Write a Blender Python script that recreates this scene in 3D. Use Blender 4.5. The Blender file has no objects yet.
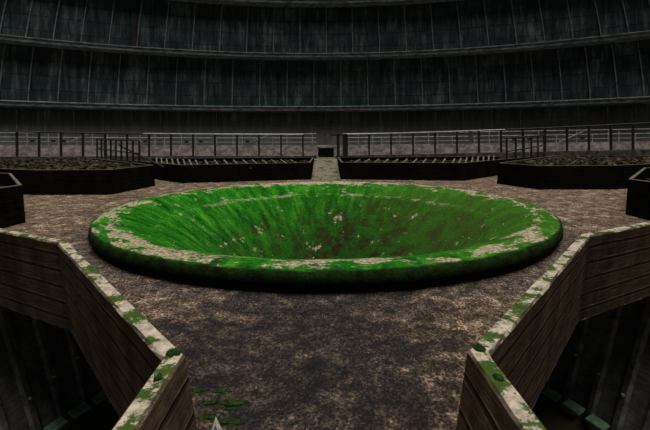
import bpy, bmesh, math, random
from mathutils import Vector, noise as mnoise
from mathutils.geometry import tessellate_polygon
random.seed(7)
sc = bpy.context.scene
COL = sc.collection
PI = math.pi
CAMH = 1.6
FC = Vector((0.0, 8.33, 0.0))          # centre of the funnel

# ------------------------------------------------------------------ materials
class G:
    def __init__(s, name, rough=0.9, spec=0.25):
        s.m = bpy.data.materials.new(name); s.m.use_nodes = True
        s.nt = s.m.node_tree; s.n = s.nt.nodes; s.l = s.nt.links
        s.b = s.n['Principled BSDF']
        s.b.inputs['Roughness'].default_value = rough
        s.b.inputs['Specular IOR Level'].default_value = spec
        s.geo = s.n.new('ShaderNodeNewGeometry')
        s.pos = s.geo.outputs['Position']
    def put(s, sock, v):
        if isinstance(v, (int, float)): sock.default_value = v
        elif isinstance(v, (tuple, list)):
            v = tuple(v)
            sock.default_value = v + (1,) if len(sock.default_value) == 4 and len(v) == 3 else v
        else: s.l.new(v, sock)
    def vscale(s, v, k):
        n = s.n.new('ShaderNodeVectorMath'); n.operation = 'MULTIPLY'
        s.put(n.inputs[0], v); n.inputs[1].default_value = k; return n.outputs[0]
    def vsub(s, v, k):
        n = s.n.new('ShaderNodeVectorMath'); n.operation = 'SUBTRACT'
        s.put(n.inputs[0], v); n.inputs[1].default_value = k; return n.outputs[0]
    def length(s, v):
        n = s.n.new('ShaderNodeVectorMath'); n.operation = 'LENGTH'; s.put(n.inputs[0], v); return n.outputs['Value']
    def sep(s, v):
        n = s.n.new('ShaderNodeSeparateXYZ'); s.put(n.inputs[0], v); return n.outputs
    def comb(s, x, y, z):
        n = s.n.new('ShaderNodeCombineXYZ')
        for i, v in enumerate((x, y, z)): s.put(n.inputs[i], v)
        return n.outputs[0]
    def noise(s, scale, detail=6, rough=0.6, vec=None, dist=0.0):
        n = s.n.new('ShaderNodeTexNoise'); n.inputs['Scale'].default_value = scale
        n.inputs['Detail'].default_value = detail; n.inputs['Roughness'].default_value = rough
        n.inputs['Distortion'].default_value = dist
        s.l.new(vec if vec is not None else s.pos, n.inputs['Vector']); return n.outputs['Fac']
    def voro(s, scale, vec=None, feature='F1', out='Distance'):
        n = s.n.new('ShaderNodeTexVoronoi'); n.feature = feature; n.inputs['Scale'].default_value = scale
        s.l.new(vec if vec is not None else s.pos, n.inputs['Vector']); return n.outputs[out]
    def math(s, op, a, b=0.0, c=None, clamp=False):
        n = s.n.new('ShaderNodeMath'); n.operation = op; n.use_clamp = clamp
        s.put(n.inputs[0], a); s.put(n.inputs[1], b)
        if c is not None: s.put(n.inputs[2], c)
        return n.outputs[0]
    def step(s, v, lo, hi, a=0.0, b=1.0):
        n = s.n.new('ShaderNodeMapRange'); n.clamp = True; n.interpolation_type = 'SMOOTHSTEP'
        s.put(n.inputs[0], v); n.inputs[1].default_value = lo; n.inputs[2].default_value = hi
        n.inputs[3].default_value = a; n.inputs[4].default_value = b; return n.outputs[0]
    def ramp(s, v, stops):
        n = s.n.new('ShaderNodeValToRGB'); s.put(n.inputs[0], v)
        e = n.color_ramp.elements
        while len(e) < len(stops): e.new(0.5)
        for i, (p, c) in enumerate(stops): e[i].position = p; e[i].color = (*c, 1)
        return n.outputs[0]
    def mix(s, f, a, b, mode='MIX'):
        n = s.n.new('ShaderNodeMix'); n.data_type = 'RGBA'; n.blend_type = mode
        s.put(n.inputs['Factor'], f); s.put(n.inputs[6], a); s.put(n.inputs[7], b); return n.outputs[2]
    def col(s, c): s.put(s.b.inputs['Base Color'], c)
    def bump(s, h, strength=0.5, dist=0.02):
        n = s.n.new('ShaderNodeBump'); n.inputs['Strength'].default_value = strength
        n.inputs['Distance'].default_value = dist; s.put(n.inputs['Height'], h)
        s.l.new(n.outputs[0], s.b.inputs['Normal'])

def m_floor():
    g = G('gravelly_concrete', 0.95, 0.04)
    big = g.noise(0.75, 5, 0.6); mid = g.noise(3.2, 10, 0.78); fine = g.noise(38, 6, 0.75)
    c = g.ramp(mid, [(0.32, (.030, .021, .015)), (0.5, (.135, .092, .060)), (0.68, (.42, .30, .19))])
    # damp stain in front of the funnel and grey wash round its foot
    p = g.vscale(g.vsub(g.pos, (-0.15, 3.0, 0)), (0.66, 0.66, 0))
    d = g.math('ADD', g.length(p), g.math('MULTIPLY', g.math('SUBTRACT', g.noise(1.6, 6, 0.65), 0.5), 2.0))
    damp = g.step(d, 0.40, 1.35, 1, 0)
    b2 = g.step(big, 0.47, 0.62)
    c = g.mix(g.math('MULTIPLY', b2, 0.5), c, (.045, .036, .03))
    fr = g.length(g.vscale(g.vsub(g.pos, (0, 8.37, 0)), (1, 1, 0)))
    fr = g.math('ADD', fr, g.math('MULTIPLY', g.noise(2.2, 5), 0.9))
    c = g.mix(g.step(fr, 4.85, 5.35, 0.6, 0), c, (.05, .042, .040))
    c = g.mix(g.step(fine, 0.36, 0.55), g.mix(.75, c, (.012, .010, .009)), c)
    gr = g.voro(70, out='Color'); gr = g.math('MULTIPLY', g.math('MULTIPLY', gr, gr), g.step(g.noise(7, 7, .75), .34, .66, .15, 2.0))
    gr = g.math('ADD', g.math('MULTIPLY', gr, 2.3), .22); c = g.mix(1.0, c, g.comb(gr, gr, gr), 'MULTIPLY')
    v = g.voro(42)
    c = g.mix(g.step(g.voro(42, out='Color'), 0.90, 0.96, 0, 0.5), c, (.34, .27, .22))
    ms = g.math('MULTIPLY', g.step(g.noise(1.1, 7, 0.75, g.vsub(g.pos, (3, 1, 0))), 0.60, 0.68), 0.6)
    c = g.mix(ms, c, (.03, .055, .012))
    c = g.mix(g.math('MULTIPLY', damp, 0.97), c, g.mix(.84, c, (.008, .008, .010)))
    g.col(c)
    g.bump(g.math('ADD', g.math('MULTIPLY', fine, 1.0), g.math('MULTIPLY', v, 0.8)), 0.9, 0.02)
    return g.m

def m_board(name, dark, light, cap, moss=0.5, mosscol=(.032, .060, .010), seams=True, spec=.04):
    """board-formed concrete; the upward faces are weathered and mossy"""
    g = G(name, 0.95, spec)
    x, y, z = g.sep(g.pos)
    st = g.noise(3.0, 8, 0.7, g.vscale(g.pos, (1, 1, 0.35))); gr = g.noise(14, 6, 0.7, g.vscale(g.pos, (0.35, 0.35, 3)))
    c = g.mix(g.step(st, 0.35, 0.7), dark, light)
    c = g.mix(g.step(gr, 0.40, 0.62, 0.0, 0.5), c, tuple(k * 0.45 for k in dark))
    h = gr
    if seams:
        zz = g.math('ADD', z, g.math('MULTIPLY', g.noise(1.3, 2), 0.02))
        f = g.math('ABSOLUTE', g.math('SUBTRACT', g.math('FRACT', g.math('DIVIDE', zz, 0.145)), 0.5))
        line = g.step(f, 0.05, 0.12, 1, 0)
        hl = g.math('MULTIPLY', g.step(g.math('FRACT', g.math('DIVIDE', zz, 0.145)), 0.64, 0.74, 1, 0), g.step(g.math('FRACT', g.math('DIVIDE', zz, 0.145)), 0.58, 0.64))
        c = g.mix(g.math('MULTIPLY', line, 0.6), c, (.006, .005, .004))
        c = g.mix(g.math('MULTIPLY', hl, g.step(g.noise(2.5, 3), 0.42, 0.6, 0.05, 0.55)), c, tuple(k * 2.2 for k in light))
        h = g.math('SUBTRACT', gr, g.math('MULTIPLY', line, 1.5))
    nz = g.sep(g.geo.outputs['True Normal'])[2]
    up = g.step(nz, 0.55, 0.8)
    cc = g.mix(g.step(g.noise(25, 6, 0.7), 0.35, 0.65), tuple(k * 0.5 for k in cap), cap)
    mn = g.noise(5.5, 8, 0.72)
    mm = g.step(g.math('ADD', g.math('MULTIPLY', mn, .75), g.math('MULTIPLY', g.noise(26, 6, .75), .25)), 0.62 - 0.22 * moss, 0.66 - 0.22 * moss)
    mc = g.mix(g.noise(30, 4), tuple(k * 0.35 for k in mosscol), tuple(k * 1.5 for k in mosscol))
    cc = g.mix(mm, cc, mc)
    sp = g.step(g.noise(60, 3, 0.8), 0.58, 0.68, 0, 0.6)
    cc = g.mix(sp, cc, (.03, .03, .02))
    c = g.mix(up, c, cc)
    g.col(c)
    g.bump(g.math('ADD', h, g.math('MULTIPLY', g.noise(45, 5), 0.6)), 0.6, 0.02)
    return g.m

def m_funnel():
    g = G('mossy_funnel_concrete', 0.95, 0.03)
    rel = g.vsub(g.pos, tuple(FC)); x, y, z = g.sep(rel)
    r = g.length(g.vscale(rel, (1, 1, 0)))
    ang = g.math('ARCTAN2', y, x)
    rad = g.comb(g.math('MULTIPLY', g.math('COSINE', ang), 3.0), g.math('MULTIPLY', g.math('SINE', ang), 3.0), g.math('MULTIPLY', r, 0.35))
    streak = g.noise(5, 6, 0.65, rad); fine = g.noise(22, 6, 0.75); mid = g.noise(2.6, 8, 0.72); big = g.noise(0.8, 3)
    moss = g.ramp(g.math('ADD', g.math('MULTIPLY', streak, 0.55), g.math('MULTIPLY', fine, 0.45)),
                  [(0.38, (.003, .022, .002)), (0.5, (.009, .105, .005)), (0.64, (.060, .24, .012))])
    # darker red-brown and green deep in the bowl and towards the right
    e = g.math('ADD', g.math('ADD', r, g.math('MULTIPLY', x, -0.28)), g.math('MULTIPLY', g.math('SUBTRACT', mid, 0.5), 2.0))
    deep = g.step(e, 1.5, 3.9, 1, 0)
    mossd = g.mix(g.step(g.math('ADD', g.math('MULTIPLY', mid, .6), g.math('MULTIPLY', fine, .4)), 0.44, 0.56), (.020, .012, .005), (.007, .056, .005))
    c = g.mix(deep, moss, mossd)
    olive = g.step(g.math('ADD', x, g.math('MULTIPLY', mid, 2)), 1.5, 4.0, 0, 0.30)
    c = g.mix(olive, c, (.06, .12, .014))
    # worn, sandy concrete showing on the crest and in a few patches
    sand = g.mix(g.step(fine, 0.4, 0.62), (.12, .10, .055), (.46, .385, .25))
    circ = g.noise(1.9, 7, 0.72, g.comb(g.math('MULTIPLY', g.math('COSINE', ang), 4.0), g.math('MULTIPLY', g.math('SINE', ang), 4.0), g.math('MULTIPLY', r, 2.2)))
    band = g.math('MULTIPLY', g.step(r, 3.65, 4.0), g.step(r, 4.25, 4.32, 1, 0))
    worn = g.step(g.math('ADD', circ, g.math('MULTIPLY', band, g.math('ADD', g.step(g.noise(.55, 4, .6), .40, .60, .08, .165), g.step(y, 1.8, 3.6, 0, .035)))), 0.61, 0.67)
    inner = g.math('MULTIPLY', g.step(r, 3.18, 3.24), g.step(r, 3.32, 3.40, 1, 0))
    inner = g.math('MULTIPLY', g.math('MULTIPLY', inner, g.step(circ, 0.48, 0.56)), g.step(y, 0.5, 2.0))
    c = g.mix(g.math('MULTIPLY', g.math('MAXIMUM', worn, g.math('MULTIPLY', inner, 0.6)), g.step(z, 0.08, 0.2)), c, sand) if False else g.mix(g.math('MAXIMUM', worn, g.math('MULTIPLY', inner, 0.6)), c, sand)
    # outside face: moss over wet concrete, its shade painted into the dark colours
    face = g.step(g.math('ADD', r, g.math('MULTIPLY', g.noise(9, 4), .06)), 4.295, 4.33)
    fc = g.mix(g.step(g.noise(7, 6, 0.7), 0.36, 0.62), (.008, .009, .004), (.012, .034, .006))
    fc = g.mix(g.step(z, 0.10, 0.2, 1, 0), fc, (.004, .004, .003))
    c = g.mix(face, c, fc)
    g.col(c)
    g.bump(g.math('ADD', g.math('MULTIPLY', fine, 0.9), g.math('ADD', streak, mid)), 0.8, 0.06)
    return g.m

def m_tower():
    g = G('streaked_tower_concrete', 0.9, 0.15)
    x, y, z = g.sep(g.pos)
    th = g.math('ARCTAN2', x, g.math('ADD', y, 8.5))
    s = g.math('MULTIPLY', th, 42.5)
    uv = g.comb(s, 0.0, z)
    streak = g.noise(1.5, 8, 0.72, g.vscale(uv, (1.6, 1, 0.22))); cloud = g.noise(0.35, 5, 0.6, uv)
    fine = g.noise(5, 6, 0.7, g.vscale(uv, (1.5, 1, 0.4)))
    a = g.math('ADD', g.math('MULTIPLY', streak, 0.6), g.math('MULTIPLY', cloud, 0.4))
    c = g.ramp(a, [(0.40, (.015, .027, .029)), (0.51, (.048, .070, .072)), (0.63, (.19, .24, .235))])
    c = g.mix(g.step(fine, 0.4, 0.62, 0.5, 0), c, (.02, .026, .028))
    br = g.n.new('ShaderNodeTexBrick'); g.l.new(uv, br.inputs['Vector'])
    sw = g.comb(s, z, 0.0); g.l.new(sw, br.inputs['Vector'])
    br.inputs['Scale'].default_value = 1.0; br.inputs['Brick Width'].default_value = 1.17
    br.inputs['Row Height'].default_value = 1.07; br.inputs['Mortar Size'].default_value = 0.03
    br.inputs['Mortar Smooth'].default_value = 0.5; br.offset = 0.5
    br.inputs['Color1'].default_value = (1, 1, 1, 1); br.inputs['Color2'].default_value = (.62, .62, .62, 1)
    br.inputs['Mortar'].default_value = (.18, .18, .18, 1)
    c = g.mix(0.85, c, br.outputs['Color'], 'MULTIPLY')
    # daylight from the open base, painted as a lighter grey on the shell foot
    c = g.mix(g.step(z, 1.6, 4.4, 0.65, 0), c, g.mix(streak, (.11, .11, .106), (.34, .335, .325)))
    g.col(c); g.bump(g.math('ADD', fine, br.outputs['Fac']), 0.4, 0.05)
    return g.m

def m_plain(name, a, b, scale=6, rough=0.9, spec=0.2, metal=0.0, bump=0.4, sx=(1, 1, 1)):
    g = G(name, rough, spec); g.b.inputs['Metallic'].default_value = metal
    n = g.noise(scale, 7, 0.7, g.vscale(g.pos, sx)); g.col(g.mix(g.step(n, 0.38, 0.64), a, b)); g.bump(n, bump, 0.02); return g.m

def m_water():
    g = G('murky_water', 0.12, 0.5); g.col(g.mix(g.noise(1.2, 4), (.05, .04, .02), (.10, .08, .045)))
    g.bump(g.noise(5, 3), 0.05, 0.02); return g.m

MF = m_floor()
MNEAR = m_board('board_formed_concrete', (.032, .021, .013), (.100, .066, .041), (.38, .315, .235), 0.60)
MTANK = m_board('weathered_shaded_concrete', (.0035, .0032, .002), (.011, .009, .006), (.13, .11, .08), 0.30, (.02, .05, .009), True, 0.0)  # near-black side faces: the basins' shade is put into the colour
MFUN = m_funnel(); MTOW = m_tower()
MRING = m_plain('ring_beam_concrete', (.075, .098, .10), (.21, .25, .25), 2.0, sx=(1, 1, 2))
MRIB = m_plain('rib_concrete', (.10, .12, .12), (.21, .235, .23), 3)
MPALE = m_plain('pale_daylit_concrete', (.17, .145, .13), (.42, .365, .33), 2.5, sx=(1, 1, 1.5))  # pale concrete; daylight from the open base is put into the colour
MRUB = m_plain('rubble', (.004, .004, .002), (.060, .044, .027), 5, spec=.03, bump=1.0)
MSLAT = m_plain('slat_concrete', (.04, .036, .028), (.15, .13, .10), 5)
MDARK = m_plain('rusted_dark_steel', (.010, .009, .008), (.03, .025, .022), 9, 0.7, 0.3, 0.3)
MPIPE = m_plain('dull_galvanised_steel', (.16, .17, .17), (.32, .33, .33), 9, 0.6, 0.4, 0.3)
MWHITE = m_plain('flaking_white_paint', (.20, .21, .21), (.42, .43, .43), 9, 0.6, 0.4)
MPIT = m_board('pit_concrete', (.09, .085, .09), (.26, .24, .23), (.2, .25, .18), 0.3, seams=False)
MLEDGE = m_plain('algae_ledge', (.16, .28, .18), (.34, .50, .33), 6)
MCHIP = m_plain('pale_bracket', (.35, .36, .33), (.55, .55, .5), 9)
MWAT = m_water(); MPR = m_plain('pit_rib_concrete', (.10, .095, .10), (.28, .255, .25), 5)
MMOSS = m_plain('moss_cushion', (.005, .012, .002), (.018, .038, .009), 28, 0.95, 0.05, bump=1.0)
MFLECK = m_plain('pale_flecks', (.30, .27, .20), (.62, .56, .46), 20)
MPEB = m_plain('pebbles', (.03, .024, .02), (.20, .155, .13), 14)

# ------------------------------------------------------------------ mesh helpers
def link_mesh(name, bm, mat, parent=None, smooth=False):
    me = bpy.data.meshes.new(name); bmesh.ops.recalc_face_normals(bm, faces=bm.faces[:]) if False else None
    bm.normal_update(); bm.to_mesh(me); bm.free()
    o = bpy.data.objects.new(name, me); COL.objects.link(o)
    if mat: me.materials.append(mat)
    if smooth:
        for p in me.polygons: p.use_smooth = True
    if parent is not None:
        o.parent = parent; o.matrix_parent_inverse = parent.matrix_world.inverted() if False else o.matrix_parent_inverse
    return o
def recalc(bm): bmesh.ops.recalc_face_normals(bm, faces=bm.faces[:])
def box(bm, c, d, rz=0.0, rx=0.0):
    """box with centre c, size d, turned rz about z"""
    vs = []
    ca, sa = math.cos(rz), math.sin(rz)
    for sx in (-.5, .5):
        for sy in (-.5, .5):
            for szz in (-.5, .5):
                x, y, z = sx * d[0], sy * d[1], szz * d[2]
                vs.append(bm.verts.new((c[0] + x * ca - y * sa, c[1] + x * sa + y * ca, c[2] + z)))
    for f in ((0, 1, 3, 2), (4, 6, 7, 5), (0, 4, 5, 1), (2, 3, 7, 6), (0, 2, 6, 4), (1, 5, 7, 3)):
        bm.faces.new([vs[i] for i in f])
def bar(bm, a, b, w, h=None):
    a, b = Vector(a), Vector(b); h = h or w
    d = (b - a).normalized(); up = Vector((0, 0, 1)) if abs(d.z) < 0.9 else Vector((0, 1, 0))
    s = d.cross(up).normalized() * w / 2; u = s.cross(d).normalized() * h / 2
    r = []
    for p in (a, b): r.append([bm.verts.new(p + s + u), bm.verts.new(p - s + u), bm.verts.new(p - s - u), bm.verts.new(p + s - u)])
    for i in range(4): bm.faces.new((r[0][i], r[0][(i + 1) % 4], r[1][(i + 1) % 4], r[1][i]))
    bm.faces.new(r[0][::-1]); bm.faces.new(r[1])
def tube(bm, pts, rad, n=8):
    pts = [Vector(p) for p in pts]; rings = []
    for i, p in enumerate(pts):
        d = (pts[min(i + 1, len(pts) - 1)] - pts[max(i - 1, 0)]).normalized()
        up = Vector((0, 0, 1)) if abs(d.z) < 0.9 else Vector((0, 1, 0))
        s = d.cross(up).normalized(); u = s.cross(d).normalized()
        rings.append([bm.verts.new(p + (s * math.cos(k * 2 * PI / n) + u * math.sin(k * 2 * PI / n)) * rad) for k in range(n)])
    for a, b in zip(rings, rings[1:]):
        for k in range(n): bm.faces.new((a[k], a[(k + 1) % n], b[(k + 1) % n], b[k]))
    bm.faces.new(rings[0][::-1]); bm.faces.new(rings[-1])
def offset(poly, d):
    """move a counter-clockwise polygon outward by d"""
    out = []; n = len(poly)
    for i in range(n):
        p0, p1, p2 = Vector(poly[i - 1]), Vector(poly[i]), Vector(poly[(i + 1) % n])
        a = (p1 - p0).normalized(); b = (p2 - p1).normalized()
        na, nb = Vector((a.y, -a.x)), Vector((b.y, -b.x)); m = (na + nb).normalized()
        out.append(tuple(p1 + m * (d / max(0.35, m.dot(na)))))
    return out
def ccw(p):
    s = sum(p[i - 1][0] * p[i][1] - p[i][0] * p[i - 1][1] for i in range(len(p))); return p if s > 0 else p[::-1]
def structure(o, kind='structure'): o['kind'] = kind; return o
def tag(o, label, cat, group=None, kind=None):
    o['label'] = label; o['category'] = cat
    if group: o['group'] = group
    if kind: o['kind'] = kind
    return o
def empty(name, loc):
    o = bpy.data.objects.new(name, None); COL.objects.link(o); o.location = loc; o.empty_display_size = .2; return o
def part(name, bm, mat, root, smooth=False):
    """bm is in world coordinates; the part becomes a child of root"""
    o = link_mesh(name, bm, mat, None, smooth); L = Vector(root.location)
    for v in o.data.vertices: v.co = v.co - L
    o.parent = root; return o

# ------------------------------------------------------------------ basins
def wall_shell(poly, ztop, zbot, t, batter, inner_bot=None, ragged=0.0, ztops=None):
    """thin wall ring following poly; foot flares outward by batter"""
    inner_bot = zbot if inner_bot is None else inner_bot
    ot, it = poly, offset(poly, -t)
    H = ztop - zbot; ob = offset(poly, batter * H); ib = offset(poly, batter * (ztop - inner_bot) - t)
    bm = bmesh.new(); n = len(poly)
    def lerp(a, b, f): return (a[0] + (b[0] - a[0]) * f, a[1] + (b[1] - a[1]) * f)
    rows = []
    for i in range(n):
        j = (i + 1) % n; L = (Vector(poly[j]) - Vector(poly[i])).length; k = max(1, int(L / 0.12)) if ragged else max(1, int(L / 1.0))
        for q in range(k):
            f = q / k; P = []
            for lo, z in ((ob, zbot), (ot, ztop - 0.012), (offset_cache(ot, poly, -0.01), ztop), (offset_cache(it, poly, -t + 0.01), ztop), (it, ztop - 0.012), (ib, inner_bot)):
                x, y = lerp(lo[i], lo[j], f); P.append([x, y, z])
            if ragged:
                for w in (1, 2, 3, 4):
                    nn = mnoise.noise(Vector((P[w][0] * 7, P[w][1] * 7, w * 3.1)))
                    P[w][0] += nn * ragged; P[w][1] += mnoise.noise(Vector((P[w][0] * 6, P[w][1] * 6, 9 + w))) * ragged
                    P[w][2] += mnoise.noise(Vector((P[w][0] * 4, P[w][1] * 4, 5))) * ragged * 0.6
            rows.append([bm.verts.new(p) for p in P])
    m = len(rows)
    for a in range(m):
        b = (a + 1) % m
        for w in range(5): bm.faces.new((rows[a][w], rows[b][w], rows[b][w + 1], rows[a][w + 1]))
        bm.faces.new((rows[a][5], rows[b][5], rows[b][0], rows[a][0]))
    recalc(bm); return bm
def offset_cache(base, poly, d): return offset(poly, d)

def clipped_sheet(poly, z, step, amp, freq=1.5, seed=0):
    bm = bmesh.new(); bm.faces.new([bm.verts.new((x, y, z)) for x, y in poly])
    xs = [p[0] for p in poly]; ys = [p[1] for p in poly]
    x = min(xs) + step
    while x < max(xs):
        bmesh.ops.bisect_plane(bm, geom=bm.verts[:] + bm.edges[:] + bm.faces[:], plane_co=(x, 0, 0), plane_no=(1, 0, 0)); x += step
    y = min(ys) + step
    while y < max(ys):
        bmesh.ops.bisect_plane(bm, geom=bm.verts[:] + bm.edges[:] + bm.faces[:], plane_co=(0, y, 0), plane_no=(0, 1, 0)); y += step
    for v in bm.verts:
        v.co.z += amp * (mnoise.noise(Vector((v.co.x * freq, v.co.y * freq, seed))) + 0.6 * mnoise.noise(Vector((v.co.x * freq * 4, v.co.y * freq * 4, seed))) )
    return bm

def inside(p, poly):
    c = False; n = len(poly)
    for i in range(n):
        (x1, y1), (x2, y2) = poly[i - 1], poly[i]
        if (y1 > p[1]) != (y2 > p[1]) and p[0] < (x2 - x1) * (p[1] - y1) / (y2 - y1) + x1: c = not c
    return c

def basin(poly, ztop, label, mat, t=0.075, batter=0.06, fill=None, fill_amp=0.06, name='concrete_basin', ragged=0.0, inner_bot=None, mt=None):
    poly = ccw(poly)
    cx = sum(p[0] for p in poly) / len(poly); cy = sum(p[1] for p in poly) / len(poly)
    r = empty(name, (cx, cy, 0)); tag(r, label, 'basin', 'concrete basins round the funnel')
    part('basin_wall', wall_shell(poly, ztop, 0.0, t, batter, inner_bot, ragged), mat, r)
    if fill is not None:
        sheet = clipped_sheet(offset(poly, -t + 0.01), ztop - fill, 0.22, fill_amp, 1.7, random.random() * 9)
        inn = offset(poly, -.3); xs = [p[0] for p in inn]; ys = [p[1] for p in inn]; n_ = 0
        while n_ < 420:
            x, y = random.uniform(min(xs), max(xs)), random.uniform(min(ys), max(ys))
            if not inside((x, y), inn): continue
            n_ += 1; bar(sheet, (x, y, ztop - fill - .03), (x + random.uniform(-.35, .35), y + random.uniform(-.35, .35), ztop - fill + random.uniform(0, .09)), random.uniform(.05, .14), random.uniform(.04, .1))
        f = part('rubble_fill', sheet, MRUB, r)
        f['kind'] = 'stuff'
    return r

NL = ccw([(-.562, -2.5), (-.562, 1.56), (-2.22, 3.36), (-3.19, 3.85), (-4.7, 4.55), (-6.3, 4.3), (-12, 0.9), (-12, -2.5)])
NR = ccw([(.57, -2.5), (.57, 1.58), (2.27, 3.48), (3.34, 4.02), (4.8, 4.65), (6.4, 4.4), (12, 0.9), (12, -2.5)])
basin(NL, .75, 'brown open basin in left foreground, pointed mossy corner at lower left', MNEAR, t=.08, batter=.13, ragged=.005, inner_bot=-.03)
basin(NR, .75, 'brown open basin in right foreground, pointed mossy corner at lower right', MNEAR, t=.08, batter=.13, ragged=.005, inner_bot=-.03)
SL = [(-6.0, 7.75), (-8.5, 10.6), (-12, 11.9), (-19, 13.0), (-19, 2.2), (-14, 2.2), (-7.6, 5.3), (-6.0, 6.3)]
SR = [(6.35, 8.2), (9.2, 11.3), (12.5, 12.4), (19, 13.4), (19, 2.2), (14, 2.2), (7.6, 5.3), (6.3, 6.4)]
basin(SL, .75, 'dark basin cut off by the left edge of the photo, beside the funnel', MTANK, fill=.35)
basin(SR, .75, 'dark basin cut off by the right edge of the photo, beside the funnel', MTANK, fill=.35)
ML = [(-6.1, 13.9), (-12.2, 20.3), (-18, 17.0), (-19.5, 15.2), (-12.5, 13.4), (-8.7, 11.75), (-6.45, 11.75)]
MR = [(6.2, 14.0), (12.2, 20.3), (18, 17.0), (19.5, 15.5), (12.6, 13.7), (9.1, 12.3), (6.75, 12.35)]
basin(ML, .75, 'low dark basin of brown rubble behind funnel, leftmost of the four in the back row', MTANK, fill=.07, fill_amp=.07)
basin(MR, .75, 'low dark basin of brown rubble behind funnel, rightmost of the four in the back row', MTANK, fill=.07, fill_amp=.07)
FL = [(-.6, 15.9), (-.6, 20.7), (-11.2, 20.4), (-5.45, 14.8)]
FR = [(.655, 15.9), (.655, 20.7), (11.0, 20.4), (5.35, 15.1)]
fl = basin(FL, .69, 'dark slatted basin behind funnel, directly left of the central walkway', MTANK, fill=.22, fill_amp=.05)
fr_ = basin(FR, .69, 'dark slatted basin behind funnel, directly right of the central walkway', MTANK, fill=.22, fill_amp=.05)
# leaning slats across the two far basins
for root, sgn in ((fl, -1), (fr_, 1)):
    for k in range(20):
        x0 = sgn * (1.0 + k * 0.42); y0 = 16.0 + 0.0 * k
        y0 = 15.9 + (0.0 if abs(x0) < 5.2 else (abs(x0) - 5.2) * 0.95) + 0.15
        if y0 > 19.2: continue
        bm = bmesh.new(); bar(bm, (x0 + sgn * 0.0, y0 + 0.05, .50), (x0 + sgn * 0.55, y0 + 1.3, .70), .06, .10)
        part('slat', bm, MSLAT, root)

# ------------------------------------------------------------------ floor with the two pit openings and the funnel throat
def circle(c, r, n): return [(c[0] + r * math.cos(2 * PI * i / n), c[1] + r * math.sin(2 * PI * i / n)) for i in range(n)]
def slab(outer, holes, z0, z1):
    loops = [outer] + holes; bm = bmesh.new()
    flat = [p for l in loops for p in l]
    tris = tessellate_polygon([[Vector((x, y, 0)) for x, y in l] for l in loops])
    top = [bm.verts.new((x, y, z1)) for x, y in flat]; bot = [bm.verts.new((x, y, z0)) for x, y in flat]
    for t in tris:
        if len(set(t)) == 3:
            bm.faces.new([top[i] for i in t]); bm.faces.new([bot[i] for i in t[::-1]])
    k = 0
    for l in loops:
        for i in range(len(l)):
            a, b = k + i, k + (i + 1) % len(l); bm.faces.new((top[a], top[b], bot[b], bot[a]))
        k += len(l)
    recalc(bm); return bm
holeL = offset(NL, 0.13 * .78 - .08); holeR = offset(NR, 0.13 * .78 - .08)
fl_o = link_mesh('floor', slab([(-36, -12), (36, -12), (36, 40), (-36, 40)], [holeL, holeR, circle(FC, 4.2, 64)], -.035, 0.0), MF)
structure(fl_o)

# pits below the two foreground basins
def pit(side, name):
    s = side
    # curved foot line of the pit wall; the wall leans outward going up
    feet = [(s * 4.0 * math.sin(math.radians(t)), 4.2 + 4.0 * math.cos(math.radians(t))) for t in [44 + 4.9 * i for i in range(16)][::-1]]
    lean = 0.42
    bm = bmesh.new(); lo, hi = [], []
    for x, y in feet:
        d = Vector((x, y - 4.2)).normalized()
        lo.append(bm.verts.new((x, y, -2.9))); hi.append(bm.verts.new((x + d.x * lean * 2.85, y + d.y * lean * 2.85, -.05)))
    for i in range(len(feet) - 1): bm.faces.new((lo[i], lo[i + 1], hi[i + 1], hi[i]))
    w = link_mesh(name, bm, MPIT); structure(w)
    # leaning ribs with a small pale bracket each, and an algae-green ledge between them
    for i in range(len(feet) - 1):
        for f in (0.0,):
            x = feet[i][0] * (1 - f) + feet[i + 1][0] * f; y = feet[i][1] * (1 - f) + feet[i + 1][1] * f
            bm = bmesh.new(); d = Vector((x, y - 4.2, 0)).normalized(); a = Vector((x, y, -2.9)) - d * .04; b = a + d * lean * 2.84 + Vector((0, 0, 2.84))
            bar(bm, a, b, .07, .09); r = link_mesh('pit_rib', bm, MPR, w)
            bm = bmesh.new(); p = a.lerp(b, 0.33 + 0.03 * (i % 3)) - d * .06; box(bm, p, (.04, .03, .025)); link_mesh('bracket', bm, MCHIP, r)
    for i in range(1, len(feet) - 2):
        p, q = Vector(feet[i]), Vector(feet[i + 1]); a, b = p.lerp(q, .14), p.lerp(q, .86)
        n = -((p + q) / 2 - Vector((0, 4.2))).normalized() * .03; o_ = -n * 4
        bm = bmesh.new()
        for z in (-2.38,):
            vs = [bm.verts.new((*(a + o_), z)), bm.verts.new((*(b + o_), z)), bm.verts.new((*(b + n), z - .03)), bm.verts.new((*(a + n), z - .03))]
            bm.faces.new(vs); r = bmesh.ops.extrude_face_region(bm, geom=bm.faces[:])
            for v in [e for e in r['geom'] if isinstance(e, bmesh.types.BMVert)]: v.co.z -= .03
        recalc(bm); link_mesh('ledge', bm, MLEDGE, w)
    return w
pit(-1, 'wall_pit_left'); pit(1, 'wall_pit_right')
for s in (-1, 1):
    bm = bmesh.new(); vs = [bm.verts.new(p) for p in ((s * .2, -4, -2.6), (s * 14, -4, -2.6), (s * 14, 8.8, -2.6), (s * .2, 8.8, -2.6))]
    bm.faces.new(vs if s > 0 else vs[::-1]); o = link_mesh('pit_water', bm, MWAT); tag(o, 'murky brown water at bottom of the %s foreground basin' % ('left' if s < 0 else 'right'), 'water', kind='stuff')

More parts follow.
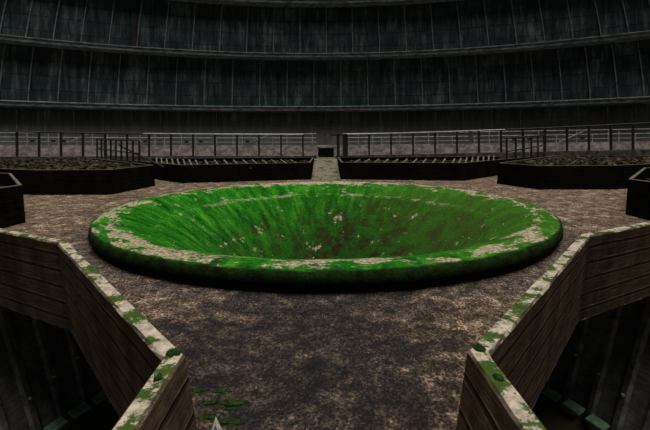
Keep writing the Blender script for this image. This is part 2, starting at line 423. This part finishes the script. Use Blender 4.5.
# ------------------------------------------------------------------ the funnel
root = empty('collector_funnel', tuple(FC)); tag(root, 'huge round concrete funnel overgrown with bright green moss at the centre', 'funnel')
def lathe(prof, n, wob=0.0):
    bm = bmesh.new(); rows = []
    for r, z in prof:
        row = []
        for k in range(n):
            a = 2 * PI * k / n; rr = r; zz = z
            if wob:
                rr += wob * mnoise.noise(Vector((math.cos(a) * 6, math.sin(a) * 6, r * 2 + z)))
                zz += wob * 0.8 * mnoise.noise(Vector((math.cos(a) * r * 2.5, math.sin(a) * r * 2.5, 4)))
            row.append(bm.verts.new((FC.x + rr * math.cos(a), FC.y + rr * math.sin(a), zz)))
        rows.append(row)
    for a, b in zip(rows, rows[1:]):
        for k in range(n): bm.faces.new((a[k], b[k], b[(k + 1) % n], a[(k + 1) % n]))
    recalc(bm); return bm
bowl = [(3.94, .250), (3.8, .215), (3.6, .13), (3.44, .03), (3.34, -.015), (3.24, -.025), (3.18, -.08), (2.9, -.27), (2.5, -.58), (2.0, -.98), (1.5, -1.4), (1.0, -1.85), (.6, -2.25), (.45, -2.6), (.45, -3.2)]
bw = part('bowl', lathe(bowl, 192, .018), MFUN, root, True)
rim = [(3.94, .250), (4.02, .266), (4.12, .272), (4.20, .268), (4.27, .260), (4.305, .240), (4.32, .20), (4.33, .12), (4.32, .10), (4.26, .095)]
part('rim', lathe(rim, 192, .018), MFUN, root, True)
part('plinth', lathe([(4.28, .11), (4.27, .06), (4.27, -.02)], 128), m_plain('wet_shadowed_concrete', (.004, .004, .003), (.012, .011, .009), 8), root, True)  # wet black concrete; shadow under the rim is painted in too
# pale flecks of debris lying in the bowl
bm = bmesh.new(); R2 = random.Random(3)
def bowl_z(r):
    P = bowl[::-1] if False else bowl
    for (r1, z1), (r0, z0) in zip(P, P[1:]):
        if r0 <= r <= r1 and r1 > r0: return z0 + (z1 - z0) * (r - r0) / (r1 - r0)
    return None
for k in range(900):
    r = math.sqrt(R2.uniform(.5, 14)); a = R2.uniform(0, 2 * PI); z = bowl_z(r)
    if z is None: continue
    if r > 3 and R2.random() < .5: continue
    c = Vector((FC.x + r * math.cos(a), FC.y + r * math.sin(a), z + .022)); q = R2.uniform(.004, .013)
    if R2.random() < .08: q *= 2
    v = [bm.verts.new(c + Vector((R2.uniform(-1, 1), R2.uniform(-1, 1), R2.uniform(-.1, 1.2))) * q) for _ in range(4)]
    for f in ((0, 1, 2), (0, 2, 3), (0, 3, 1), (1, 3, 2)): bm.faces.new([v[i] for i in f])
tag(link_mesh('leaf_litter', bm, MFLECK), 'pale flecks of litter scattered over the moss in the funnel', 'litter', kind='stuff')

# ------------------------------------------------------------------ tower shell
TC = -8.5; RW = 42.5; A_MAX = 1.15
def lean_phi(phi, h): hh = max(0.0, h - 4.0) / 10.0; return phi * (1 - .060 * hh * (0.4 + 0.6 * hh))
def rad(h): hh = max(0.0, h - 3) / 12.0; return RW - .5 * hh
def tp(phi, h, d=0.0):
    p = lean_phi(phi, h); r = rad(h) - d
    return Vector((r * math.sin(p), TC + r * math.cos(p), h))
HT = [0.0, 4.24, 8.70, 13.2, 17.7]      # levels of the ring beams
bm = bmesh.new(); hs = [0, 1.2, 2.4, 3.5, 4.35, 5.8, 7.3, 8.85, 10.3, 11.8, 13.35, 15.5, 17.8]; N = 110; g_ = []
for h in hs: g_.append([bm.verts.new(tp(-A_MAX + 2 * A_MAX * i / N, h)) for i in range(N + 1)])
for a, b in zip(g_, g_[1:]):
    for i in range(N): bm.faces.new((a[i], b[i], b[i + 1], a[i + 1]))
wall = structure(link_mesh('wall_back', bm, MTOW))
for h in HT[1:]:
    bm = bmesh.new(); rows = []
    prof = [(0.0, -.22), (.80, -.16), (.86, -.13), (.86, .13), (.93, .14), (.93, .20), (.86, .22), (0.0, .30)]
    for i in range(N + 1):
        ph = -A_MAX + 2 * A_MAX * i / N; rows.append([bm.verts.new(tp(ph, h + dz, d)) for d, dz in prof])
    for a, b in zip(rows, rows[1:]):
        for k in range(len(prof) - 1): bm.faces.new((a[k], a[k + 1], b[k + 1], b[k]))
    recalc(bm); rb = link_mesh('ring_beam', bm, MRING, wall)
# ribs: bays grow slightly narrower away from the middle
phis = []; ph = 0.0
for k in range(20):
    phis.append(ph); ph += .0553 * (1 - .50 * min(1, (k / 13) ** 2))
phis = sorted(set([-p for p in phis] + phis))
for ti in range(4):
    sh = (0.002, -.022, .004, -.018)[ti]
    for p in phis:
        h0, h1 = HT[ti] + (.25 if ti else 0), HT[ti + 1] - .3
        if ti >= 1 and abs(p) > .75: continue
        bm = bmesh.new(); q = p + sh; w = .035 / RW; rows = []
        for j in range(5):
            h = h0 + (h1 - h0) * j / 4; rows.append([bm.verts.new(tp(q - w, h, -.02)), bm.verts.new(tp(q - w, h, .11)), bm.verts.new(tp(q + w, h, .11)), bm.verts.new(tp(q + w, h, -.02))])
        for a, b in zip(rows, rows[1:]):
            for k in range(3): bm.faces.new((a[k], a[k + 1], b[k + 1], b[k]))
        bm.faces.new(rows[0]); bm.faces.new(rows[-1]); recalc(bm)
        link_mesh('rib', bm, MRIB, wall)
# narrow dark doorway high up in the shell on the left
bm = bmesh.new(); c = tp(-.378, 11.0, .03)
box(bm, (c.x, c.y, 10.35), (.34, .3, 2.5), .378); link_mesh('slot_opening', bm, MDARK, wall)

# ------------------------------------------------------------------ outer walkway, kerbs and railings
# back kerb along the outer edge of the basins, carrying the dark railing
KX = [-18, -14, -10.5, -5.2, 0, 5.2, 10.5, 14, 18.5]
def kerb_y(x): return 21.0 - 1.6 * (abs(x) / 16) ** 2
def kerb_h(x): return .75 + (.115 * min(1, abs(x) / 16) if x < 0 else .30 * min(1.1, abs(x) / 16) ** 1.2)
def rail_h(x): return CAMH + (.29 + (.22 if x < 0 else .46) * (abs(x) / 16) ** 1.6)
bm = bmesh.new(); rows = []
for i in range(49):
    x = -18.5 + 37 * i / 48; y = kerb_y(x); h = kerb_h(x) + .03 * mnoise.noise(Vector((x * 1.7, 0, 0)))
    rows.append([bm.verts.new(p) for p in ((x, y - .1, 0), (x, y - .1, h), (x, y + .12, h), (x, y + .12, 0))])
for a, b in zip(rows, rows[1:]):
    for k in range(3): bm.faces.new((a[k], b[k], b[k + 1], a[k + 1]))
recalc(bm); structure(link_mesh('trim_1', bm, m_plain('kerb_concrete', (.035, .032, .024), (.13, .11, .085), 4)))
# pale kerb wall at the foot of the shell
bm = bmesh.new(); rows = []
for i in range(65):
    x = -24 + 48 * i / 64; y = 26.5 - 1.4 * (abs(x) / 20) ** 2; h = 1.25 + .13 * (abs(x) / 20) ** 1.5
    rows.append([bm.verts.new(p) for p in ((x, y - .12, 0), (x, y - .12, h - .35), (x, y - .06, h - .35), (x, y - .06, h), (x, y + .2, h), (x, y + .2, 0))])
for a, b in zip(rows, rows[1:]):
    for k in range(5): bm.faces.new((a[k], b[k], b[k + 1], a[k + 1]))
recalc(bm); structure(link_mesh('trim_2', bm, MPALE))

def railing(x0, x1, label, toprail_mat, step=1.18, mid=False):
    c = (x0 + x1) / 2; r = empty('guard_railing', (c, kerb_y(c), kerb_h(c)))
    tag(r, label, 'railing', 'dark railings along the back of the basins')
    bm = bmesh.new(); n = max(2, int((x1 - x0) / 1.0))
    tube(bm, [(x0 + (x1 - x0) * i / n, kerb_y(x0 + (x1 - x0) * i / n), rail_h(x0 + (x1 - x0) * i / n)) for i in range(n + 1)], .036)
    part('top_rail', bm, toprail_mat, r)
    for k in range(-16, 17):
        x = k * 1.17
        for _ in range(20): x = (k * 22 / 391) * kerb_y(x)
        if not (x0 - .02 <= x <= x1 + .02): continue
        bm = bmesh.new(); bar(bm, (x, kerb_y(x), kerb_h(x) - .04), (x, kerb_y(x), rail_h(x) - .02), .085, .085)
        part('post', bm, MDARK, r)
    if mid:
        bm = bmesh.new(); tube(bm, [(x, kerb_y(x), (kerb_h(x) * .42 + rail_h(x) * .58)) for x in (x0, (x0 + x1) / 2, x1)], .025); part('mid_rail', bm, MDARK, r)
    return r
railing(-17.9, -9.55, 'dark railing standing behind the leftmost basin of the back row', MDARK)
railing(-9.40, -1.18, 'railing with light grey top rail, left of the central walkway', MPIPE)
railing(1.18, 9.40, 'dark railing between the central walkway and the rightmost back basin', MPIPE)
railing(9.55, 18.2, 'dark railing standing behind the rightmost basin of the back row', MDARK)

# white painted railing and pipes in front of the shell
def wy(x): return 26.5 - 1.4 * (abs(x) / 20) ** 2 - .02
def wlift(x): return .16 * (abs(x) / 20) ** 1.4
for x0, x1, lab in ((-21, -7.6, 'white pipe railing at foot of the tower wall, left stretch with a diagonal brace'),
                    (-7.4, -.6, 'white pipe railing at foot of the tower wall, just left of the walkway gate post'),
                    (1.2, 9.6, 'white pipe railing at foot of the tower wall, just right of the walkway gate post'),
                    (9.9, 21, 'white pipe railing at foot of the tower wall, far right stretch')):
    c = (x0 + x1) / 2; r = empty('pipe_railing', (c, wy(c), 1.25)); tag(r, lab, 'railing', 'white pipe railings at the foot of the tower wall')
    for nm, hz, rr in (('top_rail', 2.02, .022), ('mid_rail', 1.74, .026), ('bottom_rail', 1.46, .018)):
        bm = bmesh.new(); n = 8; tube(bm, [(x0 + (x1 - x0) * i / n, wy(x0 + (x1 - x0) * i / n), hz + wlift(x0 + (x1 - x0) * i / n)) for i in range(n + 1)], rr, 6)
        part(nm, bm, MWHITE, r)
    x = x0 + .1; k = 0; RR = random.Random(int(c * 10) + 99)
    while x < x1:
        bm = bmesh.new(); bar(bm, (x, wy(x), 1.2), (x, wy(x), (2.02 if k % 3 else 1.74) + wlift(x)), .04); part('post', bm, MWHITE, r)
        if RR.random() < .22:
            bm = bmesh.new(); box(bm, (x + .35, wy(x) - .04, 1.50 + wlift(x)), (.22, .12, .13)); part('clamp_box', bm, MDARK, r)
        x += RR.choice((.62, .95, 1.1)); k += 1
    for xd in ([-16.2] if x0 < -20 else [-4.4] if x0 < -5 else [16.2] if x0 > 9.7 else []):
        bm = bmesh.new(); bar(bm, (xd - .9, wy(xd) - .05, 1.40), (xd + .9, wy(xd) - .05, 2.05 + wlift(xd)), .045); part('brace', bm, MWHITE, r)

# handrails running down the two slanting gaps beside the back basins
def handrail(a, b, n, label, post_h=.95, zb=.72, slope=0.0):
    a, b = Vector(a), Vector(b); r = empty('stair_handrail', (a.x, a.y, zb)); tag(r, label, 'handrail')
    bm = bmesh.new(); za, zbb = zb + post_h, zb + post_h * (1 - slope)
    tube(bm, [(a.x, a.y, za), (b.x, b.y, zbb)], .03); part('top_rail', bm, MDARK, r)
    bm = bmesh.new(); tube(bm, [(a.x, a.y, zb + post_h * .5), (b.x, b.y, zb + (zbb - zb) * .4)], .03); part('mid_rail', bm, MDARK, r)
    for k in range(n):
        f = k / (n - 1); p = a.lerp(b, f); bm = bmesh.new(); bar(bm, (p.x, p.y, zb - .1), (p.x, p.y, za + (zbb - za) * f), .06); part('post', bm, MDARK, r)
    return r
hr = handrail((-11.6, 19.9), (-7.6, 16.0), 9, 'dark handrail slanting down between the left two back basins', .98, .74, .12)
bm = bmesh.new(); tube(bm, [(-9.6, 18.2, 1.42), (-5.75, 13.95, .66)], .035); part('sloping_rail', bm, MDARK, hr)
handrail((11.2, 20.0), (7.2, 15.5), 6, 'dark handrail slanting down between the right two back basins', 1.05, .74, .15)

# gate post and gateway at the end of the central walkway
r = empty('gate_post', (.82, 20.85, 0)); tag(r, 'thick dark double post right of the gateway at walkway end', 'post')
for dx, w in ((-.12, .16), (.22, .2)):
    bm = bmesh.new(); box(bm, (.82 + dx, 20.85, .95), (w, .12, 1.9)); part('upright', bm, MDARK, r)
bm = bmesh.new(); box(bm, (.75, 20.85, 1.86), (.9, .16, .07)); part('cap_plate', bm, MDARK, r)
r = empty('gateway', (.05, 20.6, 0)); tag(r, 'small dark square opening in pale frame closing the far walkway', 'gateway')
for sx in (-1, 1):
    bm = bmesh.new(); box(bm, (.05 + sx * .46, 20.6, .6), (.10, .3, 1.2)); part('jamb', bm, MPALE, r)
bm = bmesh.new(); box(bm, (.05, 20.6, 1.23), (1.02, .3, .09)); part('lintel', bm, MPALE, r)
bm = bmesh.new(); box(bm, (.05, 20.7, .93), (.84, .06, .5)); part('opening_dark', bm, MDARK, r)  # dark panel painted in for the unlit depth of the opening
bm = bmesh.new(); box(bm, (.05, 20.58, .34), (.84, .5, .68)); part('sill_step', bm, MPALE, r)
# low ramp of silt on the far walkway, rising to the gateway
bm = bmesh.new(); rows = []
for i in range(11):
    y = 15.6 + 4.7 * i / 10; z = .012 + .62 * (i / 10) ** 1.0
    rows.append([bm.verts.new((x, y, z + .012 * mnoise.noise(Vector((x * 5, y * 3, 1))))) for x in (-.555, -.3, 0, .3, .61)])
for a, b in zip(rows, rows[1:]):
    for k in range(4): bm.faces.new((a[k], a[k + 1], b[k + 1], b[k]))
g = G('mossy_path_silt', .95, .1); n1 = g.noise(3, 7, .7)
g.col(g.mix(g.step(n1, .48, .6), g.mix(g.noise(12, 4), (.07, .06, .04), (.17, .14, .10)), (.02, .045, .012))); g.bump(n1, .5)
tag(link_mesh('walkway_ramp', bm, g.m), 'mossy sloping path between the two slatted basins behind the funnel', 'path')

# ------------------------------------------------------------------ small growth and debris in the foreground
def cushion(x, y, z, sx, sy, h, label, group, seed):
    bm = bmesh.new(); bmesh.ops.create_icosphere(bm, subdivisions=4, radius=1)
    for v in bm.verts:
        n = mnoise.noise(v.co * 1.7 + Vector((seed, 0, 0))) * .45 + mnoise.noise(v.co * 6 + Vector((seed, 3, 0))) * .25
        v.co = Vector((v.co.x * sx * (1 + n), v.co.y * sy * (1 + n), max(-.02 / h, v.co.z) * h * (1 + 1.6 * n)))
    o = link_mesh('moss_cushion', bm, MMOSS, None, True); o.location = (x, y, z); o['category'] = 'moss'; o['label'] = label
    if group: o['group'] = group
    return o
cushion(-.612, 1.565, .752, .028, .028, .006, 'dark green moss cushion on tip of the left foreground corner', 'moss cushions on wall tops', 1)
cushion(-.602, 1.40, .752, .014, .02, .004, 'small moss cushion on left wall top, below the corner tip', 'moss cushions on wall tops', 2)
cushion(.62, 1.585, .752, .026, .026, .006, 'dark green moss cushion on tip of the right foreground corner', 'moss cushions on wall tops', 3)
cushion(.612, 1.39, .752, .015, .022, .004, 'round moss cushion on right wall top, below the corner tip', 'moss cushions on wall tops', 4)
for i, (px, py, w, lab) in enumerate([(219, 391, .05, 'moss tuft farthest from camera on floor by left corner'), (197, 390, .05, 'dark moss tuft touching left corner foot'),
        (209, 402, .06, 'moss tuft left of the long moss streak'), (232, 403, .085, 'long thin moss streak on floor near left corner'),
        (229, 409, .045, 'small moss tuft under the long streak'), (228, 422, .07, 'moss tuft right of the white scrap'), (207, 417, .06, 'moss tuft left of the white scrap')]):
    y = 391 * 1.6 / (py - 140); x = (px - 325) * y / 391
    cushion(x, y, 0, w, w * .38, .009, lab, 'moss tufts on the floor by the left corner', 10 + i)
y = 391 * 1.6 / 291; x = (214.5 - 325) * y / 391
r = empty('torn_wrapper', (x, y, 0)); tag(r, 'white pointed scrap with blue inside, upright at bottom edge', 'scrap')
bm = bmesh.new(); v = [bm.verts.new(p) for p in ((x - .03, y, 0), (x, y - .02, .0), (x + .035, y + .005, 0), (x - .002, y, .085), (x, y + .018, 0))]
for f in ((0, 1, 3), (1, 2, 3), (2, 4, 3), (4, 0, 3)): bm.faces.new([v[i] for i in f])
part('paper', bm, MFLECK, r)
bm = bmesh.new(); v = [bm.verts.new(p) for p in ((x - .018, y - .018, .0), (x, y - .03, .0), (x + .02, y - .018, 0), (x, y - .012, .045))]
for f in ((0, 1, 3), (1, 2, 3), (2, 0, 3)): bm.faces.new([v[i] for i in f])
part('lining', bm, m_plain('blue_plastic', (.02, .03, .15), (.05, .07, .3), 20, .4), r)

# pebbles and grit on the platform
bm = bmesh.new(); R3 = random.Random(11); cnt = 0
nlo, nro = offset(NL, .14), offset(NR, .14)
while cnt < 5000:
    if R3.random() < .35: a = R3.gauss(-PI / 2, .5); r_ = 4.42 + abs(R3.gauss(0, .4)); x, y = FC.x + r_ * math.cos(a), FC.y + r_ * math.sin(a)
    else: y = 1.9 + 7.5 * R3.random() ** 1.6; x = R3.uniform(-6, 6)
    if (Vector((x, y)) - FC.xy).length < 4.4 or inside((x, y), nlo) or inside((x, y), nro): continue
    if (abs(x) > 5.9 and y > 5): continue
    q = R3.uniform(.0012, .0036) * (.25 + .40 * y); c = Vector((x, y, q * .4)); cnt += 1
    v = [bm.verts.new(c + Vector((math.cos(t) * q, math.sin(t) * q * R3.uniform(.6, 1), -q * .4))) for t in (0, 1.6, 3.1, 4.7)]
    v.append(bm.verts.new(c + Vector((R3.uniform(-.3, .3) * q, R3.uniform(-.3, .3) * q, q * .6))))
    for i in range(4): bm.faces.new((v[i], v[(i + 1) % 4], v[4]))
tag(link_mesh('grit', bm, MPEB), 'fine gravel and grit strewn over the platform round the funnel', 'gravel', kind='stuff')

# ------------------------------------------------------------------ light and camera
w = bpy.data.worlds.new('overcast'); sc.world = w; w.use_nodes = True
nt = w.node_tree; bg = nt.nodes['Background']; bg.inputs[0].default_value = (.62, .78, .85, 1); bg.inputs[1].default_value = .06
sun = bpy.data.objects.new('daylight', bpy.data.lights.new('daylight', 'SUN')); COL.objects.link(sun)
sun.data.energy = 5.2; sun.data.angle = math.radians(62); sun.data.color = (1.0, .985, .955)
sun.rotation_euler = Vector((-.12, .06, -1.0)).to_track_quat('-Z', 'Y').to_euler()
cam = bpy.data.objects.new('camera', bpy.data.cameras.new('camera')); COL.objects.link(cam)
cam.data.sensor_width = 36; cam.data.lens = 391 / 650 * 36; cam.data.shift_y = -75 / 650; cam.data.clip_start = .05; cam.data.clip_end = 200
cam.location = (0, 0, CAMH); cam.rotation_euler = (PI / 2, math.radians(-0.25) * 0, 0)
from mathutils import Matrix
cam.rotation_euler = (Matrix.Rotation(PI / 2, 3, 'X') @ Matrix.Rotation(math.radians(-.33), 3, 'Z')).to_euler()
sc.camera = cam
sc.view_settings.view_transform = 'Standard'; sc.view_settings.look = 'None'; sc.view_settings.gamma = 1
sc.view_settings.use_curve_mapping = False; sc.view_settings.exposure = 0
